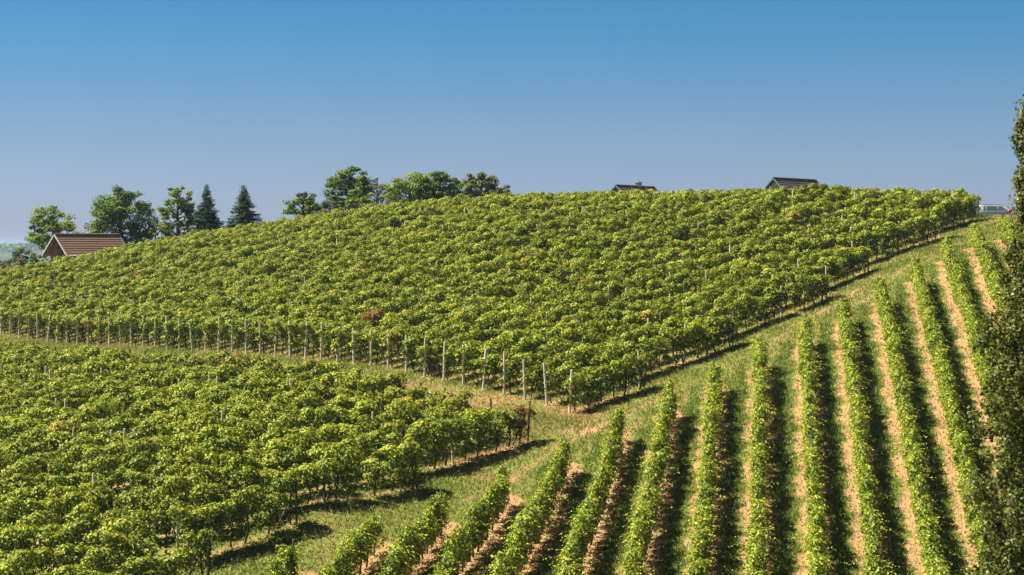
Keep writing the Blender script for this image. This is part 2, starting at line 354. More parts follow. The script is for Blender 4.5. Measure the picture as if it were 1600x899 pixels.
# ---------------------------------------------------------------- vine prototypes (meshes shared by all the plants)
def clump_vine(seed):
    c, nn, sz, tn = [], [], [], []
    def tuft(cx, cy, cz, r, den=76):
        k = int(den * (r / 0.34) ** 2)
        d = rng.normal(size=(k, 3)); d /= np.linalg.norm(d, axis=1, keepdims=True); d[:, 2] = np.where(d[:, 2] < -.25, -d[:, 2], d[:, 2])
        c.append(np.array([cx, cy, cz]) + d * r * rng.uniform(.68, 1.08, (k, 1)) * (1.15, 1.0, .8))
        nn.append(d * 1.0 + (0, 0, .55) + rng.normal(0, .42, (k, 3))); sz.append(rng.uniform(.095, .175, k)); tn.append(rng.uniform(.05, .85, k) + .2 * rng.random())
    nb = rng.integers(3, 6)
    for i in range(nb):                            # the heavy crown of leaves along the top wires
        tuft(-.55 + 1.1 * (i + rng.random()) / nb, rng.normal(0, .17), rng.uniform(1.35, 1.84), rng.uniform(.20, .45))
    for i in range(rng.integers(4, 7)):            # lower tufts
        tuft(rng.uniform(-.5, .5), rng.normal(0, .12), rng.uniform(.55, 1.25), rng.uniform(.22, .36))
    for i in range(rng.integers(6, 12)):           # shoots arching out and up
        x0 = rng.uniform(-.6, .6); side = rng.choice([-1, 1]); L = rng.uniform(.3, .85); up = rng.uniform(-.2, .95)
        k = 12; q = np.linspace(0, 1, k)
        p = np.stack([x0 + rng.normal(0, .3) * q, side * (.1 + L * .62 * q), rng.uniform(1.5, 1.9) + up * q * L - .55 * q * q * L], -1) + rng.normal(0, .03, (k, 3))
        c.append(p); nn.append(np.array([0, side * .3, 1.0]) + rng.normal(0, .45, (k, 3))); sz.append(rng.uniform(.08, .14, k) * (1.1 - .4 * q)); tn.append(rng.uniform(.55, 1.05, k))
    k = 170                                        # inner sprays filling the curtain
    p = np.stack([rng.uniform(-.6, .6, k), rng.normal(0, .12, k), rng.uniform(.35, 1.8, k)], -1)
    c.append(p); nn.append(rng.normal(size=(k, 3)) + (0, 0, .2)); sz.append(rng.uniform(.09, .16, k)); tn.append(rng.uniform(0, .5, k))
    c = np.vstack(c)
    return quads_mesh('grapevine', leaf_quads(c, np.vstack(nn), np.concatenate(sz)), M['vine'], np.concatenate(tn))
def hedge_vine(seed):
    C2, N2, S2, T2 = [], [], [], []
    for i in range(13):                            # overlapping tufts give the hedge its ragged face
        cx = -.6 + 1.2 * (i + rng.random()) / 13; cy = rng.uniform(-.20, .20); cz = rng.uniform(.55, 1.72); r = rng.uniform(.16, .30); k = int(52 * (r / .22) ** 1.6)
        d = rng.normal(size=(k, 3)); d /= np.linalg.norm(d, axis=1, keepdims=True)
        C2.append(np.array([cx, cy, cz]) + d * r * rng.uniform(.55, 1.15, (k, 1)) * (1.1, .95, 1.15)); N2.append(d * 1.1 + (0, 0, .55) + rng.normal(0, .42, (k, 3)))
        S2.append(rng.uniform(.075, .15, k)); T2.append(rng.uniform(.05, .95, k) + rng.uniform(-.1, .1))
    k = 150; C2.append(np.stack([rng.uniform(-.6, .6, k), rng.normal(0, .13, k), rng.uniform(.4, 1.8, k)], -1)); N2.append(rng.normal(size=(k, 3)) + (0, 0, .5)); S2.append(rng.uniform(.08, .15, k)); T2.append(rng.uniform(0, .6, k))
    for i in range(rng.integers(8, 14)):
        x0 = rng.uniform(-.6, .6); side = rng.choice([-1, 1]); L = rng.uniform(.2, .62) * rng.choice([.8, 1, 1.35]); q = np.linspace(0, 1, 9)
        p = np.stack([x0 + rng.normal(0, .25) * q, side * (.12 + L * q), rng.uniform(.8, 1.85) + rng.uniform(-.1, .4) * q - .3 * q * q], -1) + rng.normal(0, .02, (9, 3))
        C2.append(p); N2.append(np.array([0, 0, 1.0]) + rng.normal(0, .4, (9, 3))); S2.append(rng.uniform(.06, .12, 9)); T2.append(rng.uniform(.6, 1, 9))
    return quads_mesh('grapevine', leaf_quads(np.vstack(C2), np.vstack(N2), np.concatenate(S2)), M['hedge'], np.clip(np.concatenate(T2), 0, 1))
VA = [clump_vine(i) for i in range(14)]; VB = [hedge_vine(i) for i in range(12)]
def recolour(me, m):
    q = me.copy(); q.materials[0] = M[m]; return q
VR = [recolour(VA[1], 'rusty')]; VP = [recolour(VA[i], 'pale') for i in (2, 5, 8)]
def trunk_mesh(i):
    mb = MB(); a = rng.uniform(-.18, .18); b = rng.uniform(-.12, .12)
    mb.tube([(0, 0, -.12), (a * .3, b, .3), (a, b * 1.4, .62), (a * .6, b * .4, 1.0), (a * .2, 0, 1.35)], [.052, .042, .036, .032, .022], 6)
    mb.tube([(a * .6, b * .4, .95), (a + .25, 0, 1.12), (a + .5, 0, 1.2)], [.024, .018, .012], 5)
    return mb.mesh('trunk', M['vinebark'], smooth=True)
VT = [trunk_mesh(i) for i in range(6)]
def post_mesh(h, r, mat, lean=0):
    mb = MB(); mb.tube([(0, 0, -.25), (0, 0, h * .5), (0, 0, h - .03), (0, 0, h)], [r * 1.05, r, r * .95, r * .75], 8); return mb.mesh('post', mat, smooth=False)
PO = [post_mesh(h, .066, M['post']) for h in (2.15, 2.25, 2.35)]
PM = [post_mesh(h, .052, M['post']) for h in (1.75, 1.92, 2.08, 2.2)]
PD_ = [post_mesh(h, .05, M['oldpost']) for h in (1.85, 2.0)]
PS = [post_mesh(h, .028, M['steel']) for h in (1.75, 1.9)]
mb = MB(); mb.tube([(0, 0, 1.75), (.65, 0, .9), (1.35, 0, -.1)], .038, 7); BR = mb.mesh('brace', M['post'])
mb = MB(); mb.tube([(0, 0, 1.55), (.5, 0, .8), (1.05, 0, -.1)], .036, 7); BRD = mb.mesh('brace', M['oldpost'])
def wires_mesh(A, B, zs, org):
    mb = MB(); n = max(2, int(np.linalg.norm(B - A) / 4)); P_ = [A + (B - A) * i / n for i in range(n + 1)]; zz = [h1(*p) for p in P_]
    for z in zs: mb.tube([(p[0] - org[0], p[1] - org[1], q + z - org[2]) for p, q in zip(P_, zz)], .004, 3)
    return mb

ONES = ['first', 'second', 'third', 'fourth', 'fifth', 'sixth', 'seventh', 'eighth', 'ninth', 'tenth', 'eleventh', 'twelfth', 'thirteenth', 'fourteenth', 'fifteenth', 'sixteenth', 'seventeenth', 'eighteenth', 'nineteenth', 'twentieth']
TENS = {2: 'twenty', 3: 'thirty', 4: 'forty', 5: 'fifty'}; TTH = {3: 'thirtieth', 4: 'fortieth', 5: 'fiftieth'}
def ordw(n):
    if n <= 20: return ONES[n - 1]
    t, u = divmod(n, 10); return TTH[t] if u == 0 else TENS[t] + '-' + ONES[u - 1]
def row_label(blk, k):
    if blk == 'upper':
        if k == 0: return 'short bushy vine row at the lowest corner of the upper slope, beside the grass path'
        if k < 6: return ordw(k + 1) + ' of the six upper vine rows ending on the grass path, counted uphill'
        if k < 37: return 'vine row behind the ' + ordw(k + 1) + ' pale end post counting leftwards from the path'
        return 'far left vine row of the upper slope, ' + ordw(k - 36) + ' beyond the last pale post'
    if blk == 'lower':
        if k <= -1:
            return ['vine row of the lower left field ending highest on the path edge',
                    'vine row of the lower left field ending second highest on the path edge',
                    'vine row of the lower left field ending third highest on the path edge',
                    'vine row of the lower left field ending lowest on the path edge'][-k - 1]
        return ordw(k + 1).capitalize() + ' vine row of the lower left field, counting leftwards along the lane'
    if k == 0: return 'leftmost and shortest head-on vine row, just showing at the bottom of the grass path'
    if k == 15: return 'rightmost head-on vine row, mostly hidden behind the tall tree'
    return ordw(k + 1) + ' straight hedge-like vine row from the left on the right-hand slope'
GRP = {'upper': 'bushy vine rows of the upper slope', 'lower': 'bushy vine rows of the lower left field', 'right': 'straight vine rows running up the right-hand slope'}
def vis(x, y, z, m=50):
    u, v = proj(x, y, z + 2.0); u2, v2 = proj(x, y, z); return -m - 110 < u < 1600 + m + 30 and v < 899 + m * .7
nplants = 0
for blk, k, A, B in ROWS:
    d = (B - A); L = np.linalg.norm(d); d = d / L; ang = math.atan2(d[1], d[0]); stp = 1.02 if blk != 'right' else 1.0
    ts = np.arange(.45 if blk != 'right' else .3, L, stp); X = A[0] + d[0] * ts; Y = A[1] + d[1] * ts; Z = H(X, Y)
    keep = [i for i in range(len(ts)) if vis(X[i], Y[i], Z[i])]
    if len(keep) < 2: continue
    ib = keep[0]; startvis = ib == 0
    base = (A[0], A[1], h1(*A)) if startvis else (X[ib], Y[ib], Z[ib])
    row = empty('vine_row', base, label=row_label(blk, k), cat='vine row', group=GRP[blk])
    loc = lambda x, y, z: (x - base[0], y - base[1], z - base[2])
    edge_rows = (blk == 'upper' and k < 8) or (blk == 'lower' and k < 2) or blk == 'right'
    for i in keep:
        if blk != 'right' and ts[i] > 3 and L - ts[i] > 3 and random.random() < .07: continue
        me_ = random.choice(VB if blk == 'right' else VA)
        if blk != 'right' and random.random() < .0004: me_ = VR[0]
        elif blk != 'right' and random.random() < .004: me_ = random.choice(VP)
        o = link('grapevine', me_, row, loc(X[i], Y[i] + random.uniform(-.14, .14), Z[i] - .02), ang + random.choice((0, math.pi)) + random.uniform(-.12, .12))
        s_ = random.uniform(.90, 1.08) if blk == 'right' else random.choice((random.uniform(.78, .95), random.uniform(.93, 1.05), random.uniform(1.0, 1.14)))
        o.scale = (random.uniform(.95, 1.2), random.uniform(.68, 1.12) if blk == 'right' else random.uniform(.72, 1.12), s_)
        nplants += 1
        if edge_rows or ts[i] < 9 or L - ts[i] < 5:
            tr = link('trunk', random.choice(VT), o, (random.uniform(-.2, .2), 0, 0), random.uniform(0, 6.3))
    # posts
    def put(t_, meshes, lean=0.05, brace=None, flip=0):
        x, y = A[0] + d[0] * t_, A[1] + d[1] * t_; z = h1(x, y)
        if not vis(x, y, z): return
        o = link('post', random.choice(meshes), row, loc(x, y, z)); o.rotation_euler = (random.gauss(0, lean * .6), random.gauss(0, lean * .8), random.uniform(0, 6.3))
        if brace: link('brace', brace, row, loc(x, y, z), ang + flip)
    if blk == 'upper':
        put(0, PO, .05, BR); 
        if k < 6: put(L, PD_ if k % 2 else PM[2:], .04, BRD, math.pi)
        for t_ in np.arange(5.5 + random.uniform(-1, 1), L - 2.5, 6.2): put(t_ + random.uniform(-.5, .5), PM if random.random() < .6 else PD_, .03)
    elif blk == 'lower':
        put(0, PD_, .07, BRD)
        for t_ in np.arange(5.5 + random.uniform(-1, 1), L, 5.6): put(t_ + random.uniform(-.5, .5), PM if random.random() < .4 else PD_, .04)
    else:
        put(0, PS if k % 3 else PD_, .03)
        for t_ in np.arange(5, L, 5.0): put(t_, PS, .02)
    if edge_rows:
        w_ = wires_mesh(A, A + d * min(L, ts[keep[-1]] + 1), (.85, 1.35), base); w_.build('wire', M['steel'], row)
print('plants', nplants)

# ---------------------------------------------------------------- grass blades
def grass(n_try):
    s = rng.uniform(-14, 96, n_try); q = rng.uniform(-3.5, 34, n_try)
    X = PA[0] + PDIR[0] * s + PN[0] * q; Y = PA[1] + PDIR[1] * s + PN[1] * q
    m = int(n_try * .30); sl = rng.uniform(-2, 84, m); ql = rng.uniform(-11, 2.0, m)      # the lane below the pale posts
    X = np.r_[X, LP[0] + LD[0] * sl + RD[0] * ql]; Y = np.r_[Y, LP[1] + LD[1] * sl + RD[1] * ql]
    Z = H(X, Y); U = 800 + F * X / Y; V = 385 - F * Z / Y
    ok = (Y > 64) & (U > -150) & (U < 1620) & (V < 915); X, Y, Z = X[ok], Y[ok], Z[ok]
    D = dry_field(X, Y); D = D + rng.normal(0, .12, len(D)) + .22 * np.sin(X * .9 + np.sin(Y * .7) * 2) * np.sin(Y * .55 + X * .2)
    ok = rng.random(len(D)) < np.clip(1.15 - D * .62, .38, 1); X, Y, Z, D = X[ok], Y[ok], Z[ok], D[ok]
    n = len(X); h = rng.uniform(.07, .20, n) * np.clip(1.25 - .5 * D, .5, 1.25); w = rng.uniform(.018, .045, n); a = rng.uniform(0, 6.28, n)
    c = np.stack([X, Y, Z - .01], -1); t = np.stack([np.cos(a), np.sin(a), 0 * a], -1) * w[:, None]
    tip = c + np.stack([rng.normal(0, .5, n) * h, rng.normal(0, .5, n) * h, h], -1)
    Vv = np.stack([c - t, c + t, tip], 1).reshape(-1, 3)
    m, tt, p, out = newmat('grass_blade'); at = nd(tt, 'ShaderNodeAttribute', attribute_name='tone')
    r = nd(tt, 'ShaderNodeValToRGB'); tt.links.new(at.outputs['Fac'], r.inputs[0]); e = r.color_ramp.elements
    e[0].color = (0.12, 0.185, 0.014, 1); e[1].color = (0.42, 0.29, 0.13, 1); x = e.new(.4); x.color = (0.22, 0.245, 0.042, 1)
    tt.links.new(r.outputs[0], p.inputs['Base Color']); p.inputs['Roughness'].default_value = .7
    tr = nd(tt, 'ShaderNodeBsdfTranslucent'); tt.links.new(r.outputs[0], tr.inputs[0]); ms = nd(tt, 'ShaderNodeMixShader'); ms.inputs[0].default_value = .3
    tt.links.new(p.outputs[0], ms.inputs[1]); tt.links.new(tr.outputs[0], ms.inputs[2]); tt.links.new(ms.outputs[0], out.inputs[0])
    link('grass', quads_mesh('grass', Vv, m, D, 3), label='short green and dry grass growing on the path, the lane and between the rows', cat='grass', kind='stuff')
    print('blades', n)
grass(450000)

# ---------------------------------------------------------------- trees
def tree(name, label, cat, u, Y, vtop, wpx, leaf='ash', nclump=60, per=70, leafs=.2, shape='round', seed=1, group=None, sink=0.0, lean=0.0, low=0.25, sparse=1.0):
    """u: where it stands across the view; vtop fixes its real height at distance Y"""
    global rng
    keep = rng; rng = np.random.default_rng(seed)
    x = (u - 800) / F * Y; z0 = h1(x, Y) - sink; top = (385 - vtop) / F * Y; Ht = top - z0; W = wpx / F * Y / 2
    o = empty(name, (x, Y, z0), label=label, cat=cat, group=group)
    c, nn, tn = [], [], []; tips = []
    nclump = int(nclump * 1.65)
    for i in range(nclump):
        if shape == 'round':
            d = rng.normal(size=3); d /= np.linalg.norm(d); r = rng.uniform(.35, .95) ** .6; out_ = i % 4 == 0; r = r * (rng.uniform(1.0, 1.13) if out_ else 1)
            px_, py_ = d[0] * W * r + lean * d[2], d[1] * W * r; hz = low + (1 - low) * min(1.0, .5 + .5 * d[2] * r)
            cr = W * rng.uniform(.16, .30) * sparse * (.6 if out_ else 1)
        elif shape == 'tall':
            hz = rng.uniform(low, 1); prof = math.sin(min(1, (1.02 - hz) * 2.2) * math.pi / 2); a_ = rng.uniform(0, 6.28); r = rng.uniform(.3, .95)
            px_, py_ = math.cos(a_) * W * r * prof, math.sin(a_) * W * r * prof; cr = W * rng.uniform(.22, .36)
        cc = np.array([px_, py_, hz * Ht - cr * .6]); tips.append(cc)
        k = int(per * 1.35 * rng.uniform(.6, 1.3)); d = rng.normal(size=(k, 3)); d /= np.linalg.norm(d, axis=1, keepdims=True)
        rr = cr * rng.uniform(.3, 1.1, (k, 1)); p = cc + d * rr * (1.15, 1.15, .62)
        c.append(p); nn.append(d * .6 + (0, 0, .8) + rng.normal(0, .5, (k, 3))); tn.append(rng.uniform(0, .8, k) + rng.uniform(-.25, .25))
    c = np.vstack(c)
    link('crown', quads_mesh('crown', leaf_quads(c, np.vstack(nn), rng.uniform(.7, 1.25, len(c)) * leafs * 1.1), M[leaf], np.clip(np.concatenate(tn), 0, 1)), o)
    mb = MB(); tr = .028 * Ht + .05
    mb.tube([(0, 0, -.3), (.02 * Ht, 0, Ht * .25), (-.01 * Ht, .01 * Ht, Ht * .55), (0, 0, Ht * .9)], [tr * 1.3, tr, tr * .6, tr * .15], 9)
    for tp in tips[::4]:
        hb = min(max(.18 * Ht, tp[2] - rng.uniform(.25, .6) * math.hypot(tp[0], tp[1]) - .06 * Ht), .8 * Ht)
        mid = (tp[0] * .5, tp[1] * .5, hb + (tp[2] - hb) * .35); mb.tube([(0, 0, hb), mid, tuple(tp)], [tr * .38, tr * .22, tr * .06], 5)
    mb.build('trunk', M['bark'], o, smooth=True)
    rng = keep; return o
def conifer(label, u, Y, vtop, wpx, seed, sink=0.0):
    global rng
    keep = rng; rng = np.random.default_rng(seed)
    x = (u - 800) / F * Y; z0 = h1(x, Y) - sink; top = (385 - vtop) / F * Y; Ht = top - z0; W = wpx / F * Y / 2
    o = empty('spruce_tree', (x, Y, z0), label=label, cat='spruce', group='dark spruces behind the vineyard')
    mb = MB(); mb.tube([(0, 0, -.3), (0, 0, Ht * .5), (0, 0, Ht * .99)], [.16, .1, .015], 8); 
    c, nn, tn = [], [], []
    for h_ in np.arange(.08, .985, .021):
        nb = 9 if h_ < .75 else (6 if h_ < .9 else 3)
        for j in range(nb):
            a_ = rng.uniform(0, 6.28); L_ = 1.75 * W * (1 - h_) ** .92 * rng.uniform(.68, 1.18) + .03; k = int(22 + 55 * L_ / W)
            q = rng.uniform(.05, 1, k); dr = -.28 * q + .18 * q * q
            sp = .16 * W * (1 - q * .6)
            px_ = math.cos(a_) * L_ * q; py_ = math.sin(a_) * L_ * q; lat = rng.normal(0, 1, k) * sp * .8
            p = np.stack([px_ - math.sin(a_) * lat, py_ + math.cos(a_) * lat, h_ * Ht + dr * L_ * 1.1 - np.abs(rng.normal(0, .09, k))], -1)
            c.append(p); nn.append(np.stack([np.cos(a_) * .7 * np.ones(k), np.sin(a_) * .7 * np.ones(k), .7 * np.ones(k)], -1) + rng.normal(0, .5, (k, 3))); tn.append(rng.uniform(0, .6, k) + .4 * q)
            if j % 3 == 0: mb.tube([(0, 0, h_ * Ht), (math.cos(a_) * L_ * .85, math.sin(a_) * L_ * .85, h_ * Ht - .12 * L_)], [.03, .01], 4)
    c = np.vstack(c)
    link('crown', quads_mesh('crown', leaf_quads(c, np.vstack(nn), rng.uniform(.17, .34, len(c)) * (1.1 - .7 * c[:, 2] / Ht), .15, .45), M['needle'], np.clip(np.concatenate(tn), 0, 1)), o)
    mb.build('trunk', M['bark'], o, smooth=True); rng = keep

tree('locust_tree', 'loose open green tree rising behind the red roofed cottage', 'tree', 84, 213, 316, 82, 'ash', 46, 80, .22, seed=11, low=.30, lean=-.4, sparse=.9)
tree('ash_tree', 'broad dense green tree between the cottage and the spruces', 'tree', 188, 216, 286, 108, 'ash', 95, 95, .23, seed=12, low=.12)
tree('pine_tree', 'grey-green airy tree just left of the spruces', 'tree', 278, 214, 288, 66, 'ash', 58, 75, .2, seed=44, low=.1)
conifer('dark spruce touching the grey-green tree on its left', 323, 212, 287, 52, 21)
conifer('lone dark spruce standing free against the sky', 381, 212, 288, 56, 22)
tree('shrub', 'pale grey-green shrub below the airy tree right of the cottage', 'shrub', 243, 208, 349, 46, 'grey_leaf', 26, 70, .17, seed=14, low=.05)
tree('shrub', 'grey-green shrub at the foot of the left spruce', 'shrub', 292, 207, 352, 44, 'grey_leaf', 24, 70, .17, seed=15, low=.05)
tree('feathery_bush', 'feathery grey-green bush left of the cottage', 'bush', 30, 204, 384, 62, 'grey_leaf', 46, 80, .16, seed=16, low=.0)
tree('feathery_bush', 'small grey bush against the cottage gable', 'bush', 58, 206, 396, 26, 'grey_leaf', 20, 60, .15, seed=17, low=.0)
tree('walnut_tree', 'small open tree at the left end of the hilltop thicket', 'tree', 474, 206, 293, 62, 'ash', 34, 70, .2, seed=18, low=.2)
tree('walnut_tree', 'tall rounded tree rising above the left part of the hilltop thicket', 'tree', 546, 208, 257, 76, 'ash', 60, 75, .22, seed=19, low=.2)
tree('dry_shrub', 'thin pale half-bare shrub in the middle of the hilltop thicket', 'shrub', 590, 206, 272, 60, 'grey_leaf', 44, 34, .16, seed=20, low=.1)
tree('field_maple', 'small yellow-green tree low in the thicket beside the pale shrub', 'tree', 562, 200, 291, 50, 'ash', 34, 70, .18, seed=31, low=.05)
tree('field_maple', 'broad dark green tree left of centre in the hilltop thicket', 'tree', 640, 204, 264, 78, 'ash', 66, 85, .2, seed=32, low=.05)
tree('field_maple', 'tallest bushy tree of the hilltop thicket with an uneven top', 'tree', 688, 206, 258, 78, 'ash', 72, 85, .2, seed=33, low=.05)
tree('hawthorn', 'olive rounded shrubby tree near the right end of the thicket', 'tree', 752, 204, 264, 62, 'grey_leaf', 60, 85, .18, seed=34, low=.05)
tree('hawthorn', 'low loose shrub at the right end of the thicket', 'tree', 788, 202, 283, 36, 'grey_leaf', 28, 45, .16, seed=35, low=.05)
tree('hawthorn', 'low dense shrub between the two tall trees of the thicket', 'shrub', 608, 198, 300, 70, 'grey_leaf', 40, 70, .17, seed=36, low=.0)
tree('hawthorn', 'low shrub at the foot of the leftmost thicket trees', 'shrub', 516, 200, 308, 56, 'grey_leaf', 34, 60, .17, seed=37, low=.0)

# tall poplars close to the camera at the right edge
def poplar(label, x, y, ztop, seed, n, leafs, prof_z, prof_r):
    global rng
    keep = rng; rng = np.random.default_rng(seed)
    z0 = h1(x, y); Ht = ztop - z0; o = empty('poplar_tree', (x, y, z0), label=label, cat='poplar', group='tall trees at the right edge')
    nc = int(n / 60); hz = rng.uniform(.08, .99, nc); prof = np.interp(z0 + hz * Ht, prof_z, prof_r)
    nc = int(n / 60)
    a_ = rng.uniform(0, 6.28, nc); r = rng.uniform(.25, 1, nc) ** .6 * prof * np.where(rng.random(nc) < .15, rng.uniform(1, 1.3, nc), 1) * (1 + .10 * np.sin(hz * 60))
    cc = np.stack([np.cos(a_) * r, np.sin(a_) * r, hz * Ht], -1); k = 60
    d = rng.normal(size=(nc, k, 3)); d /= np.linalg.norm(d, axis=2, keepdims=True)
    p = cc[:, None] + d * rng.uniform(.2, 1, (nc, k, 1)) * rng.uniform(.14, .42, (nc, 1, 1)) * (1, 1, 1.3)
    nn = d * .7 + (0, 0, .5) + rng.normal(0, .5, (nc, k, 3)); p = p.reshape(-1, 3); nn = nn.reshape(-1, 3)
    tone = np.clip(rng.uniform(0, .7, (nc, k)) + rng.uniform(-.2, .3, (nc, 1)), 0, 1).ravel()
    link('crown', quads_mesh('crown', leaf_quads(p, nn, rng.uniform(.7, 1.2, len(p)) * leafs, .2, .9), M['poplar'], tone), o)
    mb = MB(); mb.tube([(0, 0, -.3), (.1, 0, Ht * .3), (0, .05, Ht * .7), (0, 0, Ht * .97)], [.24, .17, .09, .015], 9)
    for q in cc[::9]:
        hb = max(.3, q[2] - rng.uniform(.8, 2.0)); mb.tube([(0, 0, hb), (q[0] * .55, q[1] * .55, hb + (q[2] - hb) * .45), tuple(q)], [.05, .03, .008], 5)
    mb.build('trunk', M['bark'], o, smooth=True); rng = keep
poplar('slender dark green poplar rising highest against the sky at the right edge', 815 / F * 47, 47.0, 3.7, 51, 42000, .10, [-14, -3, .7, 1.3, 1.8, 2.3, 3.0, 3.6, 3.75], [.7, .8, .26, .30, .52, .42, .30, .12, .03])
poplar('broad rusty-green poplar in front of the slender one at the right edge', 826 / F * 45.5, 45.5, .45, 52, 60000, .098, [-16, -9, -2, -1.2, -.3, .1, .5], [.9, 1.5, 1.45, 1.05, .92, .60, .12])

# ---------------------------------------------------------------- cottages
def cottage(label, u, Y, vridge, ang, Lr, Wd, rise, tile, wallm, trim, extra=None, courses=9):
    """gable house, ridge along local x, front gable at -x"""
    x = (u - 800) / F * Y; zr = (385 - vridge) / F * Y; z0 = h1(x + 2, Y + 1) - .1; hw = zr - z0
    o = empty('cottage', (x, Y, z0), ang, label=label, cat='cottage', group='small gabled cottages beyond the vines')
    he = hw - rise; ov = .75; wy = Wd / 2 - .45; zc = hw - .12; k_ = rise / (Wd / 2)
    a = [(ov, -wy, 0), (ov, wy, 0), (ov, wy, zc - k_ * wy), (ov, 0, zc), (ov, -wy, zc - k_ * wy)]; b = [(Lr - .5, q[1], q[2]) for q in a]
    mb = MB(); mb.prism(a, b); mb.build('wall', wallm, o)
    rf = MB(); sl = math.hypot(Wd / 2, rise); an = math.atan2(rise, Wd / 2)
    for s in (-1, 1):
        for c_ in range(courses):
            f0 = (c_ + .5) / courses
            Mx = Matrix.Translation((Lr / 2, s * Wd / 2 * f0, hw - rise * f0)) @ Matrix.Rotation(-s * an * 1.0 + s * .09, 4, 'X')
            rf.box((0, 0, 0), (Lr, sl / courses * 1.10, .06), M=Mx)
    roof = rf.build('roof', tile, o)
    rd = MB(); n = int(Lr / .38)
    for i in range(n): rd.tube([(i * Lr / n, 0, hw + .02), ((i + .93) * Lr / n, 0, hw + .05)], [.09, .11], 7)
    rd.build('ridge_tile', tile, roof)
    jm = MB()
    for i in range(n): jm.box(((i + .97) * Lr / n, 0, hw + .09), (.05, .16, .10))
    jm.build('ridge_joint', M['mortar'] if tile is M['tile'] else tile, roof)
    for xx in (-.03, Lr + .03):
        for s in (-1, 1):
            bb = MB(); Mx = Matrix.Translation((xx, s * Wd / 4, hw - rise / 2 - .03)) @ Matrix.Rotation(-s * an, 4, 'X'); bb.box((0, 0, 0), (.05, sl + .02, .13), M=Mx); bb.build('bargeboard', trim, o)
    for s in (-1, 1):
        gt = MB(); gt.tube([(0, s * (Wd / 2 + .05), he - .05), (Lr, s * (Wd / 2 + .05), he - .05)], .06, 8); gt.build('gutter', trim, o)
    dp = MB(); dp.tube([(.1, Wd / 2 + .05, he - .1), (.35, Wd / 2 - .2, he - .5), (.35, Wd / 2 - .2, 0)], .05, 8); dp.build('downpipe', M['white'], o)
    w = MB(); 
    wz = zc - k_ * wy + .15
    w.box((ov - .03, 0, wz), (.06, .75, .8)); fr = w.build('window', M['dark'], o)
    f_ = MB(); f_.box((ov - .05, 0, wz + .42), (.08, .87, .07)).box((ov - .05, 0, wz - .42), (.08, .87, .07)).box((ov - .05, .4, wz), (.08, .07, .78)).box((ov - .05, -.4, wz), (.08, .07, .78)).box((ov - .065, 0, wz), (.03, .04, .76)); f_.build('frame', M['oldpost'], fr)
    dr = MB(); dr.box((ov - .03, .2, 1.0), (.06, .9, 2.0)); d_ = dr.build('door', M['oldpost'], o); hn = MB(); hn.box((ov - .09, -.15, 1.0), (.05, .12, .03)); hn.build('handle', M['steel'], d_)
    if extra: extra(o, he, hw, Lr, Wd)
    return o
def hut_extra(o, he, hw, Lr, Wd):
    y0 = -Wd / 2
    c = MB(); c.box((1.35, y0 - .55, he - .02), (2.3, 1.5, .06)); cp = c.build('porch_canopy', M['white'], o)
    c = MB(); c.box((1.35, y0 - 1.31, he - .10), (2.34, .04, .20)); c.build('fascia', M['white'], cp)
    for xx in (.4, 2.3):
        c = MB(); c.box((xx, y0 - 1.2, (he - .08) / 2), (.1, .1, he - .08)); c.build('canopy_post', M['white'], o)
cottage('small cottage with red tiled roof and orange wooden gable at far left', 85, 198, 366.5, R(50), 8.3, 4.2, 2.15, M['tile'], M['boards'], M['white'], hut_extra)
def chim(o, he, hw, Lr, Wd):
    c = MB(); c.box((Lr * .60, .1, hw + .12), (.85, .45, .75)); ch = c.build('chimney', M['greywall'], o)
    c = MB(); c.box((Lr * .60, .1, hw + .54), (1.0, .58, .09)); c.build('chimney_cap', M['white'], ch)
    c = MB(); c.tube([(Lr * .60, .1, hw + .58), (Lr * .60, .1, hw + .95)], .025, 6).tube([(Lr * .6 - .2, .1, hw + .95), (Lr * .6 + .2, .1, hw + .85)], .02, 5); c.build('aerial', M['steel'], ch)
cottage('dark roofed cottage with a chimney peeping over the vines at the centre', 962, 230, 290.0, R(56), 9.3, 4.6, 2.1, M['greytile'], M['greywall'], M['bluetrim'], chim)
cottage('dark roofed cottage without a chimney, further right on the crest', 1208, 230, 278.5, R(52), 10.5, 4.6, 2.3, M['greytile'], M['greywall'], M['bluetrim'])

# closed teal parasol by the bush
x, y = (47 - 800) / F * 200, 200.0; z = h1(x, y)
o = empty('garden_parasol', (x, y, z), label='slim closed teal parasol on a white pole beside the feathery bush', cat='parasol')
MB().tube([(0, 0, 0), (0, 0, 2.95)], .03, 8).build('pole', M['white'], o)
MB().tube([(0, 0, 1.35), (0, 0, 1.6), (0, 0, 2.3), (0, 0, 2.85), (0, 0, 2.9)], [.10, .17, .15, .07, .02], 10).build('canopy', M['teal'], o)

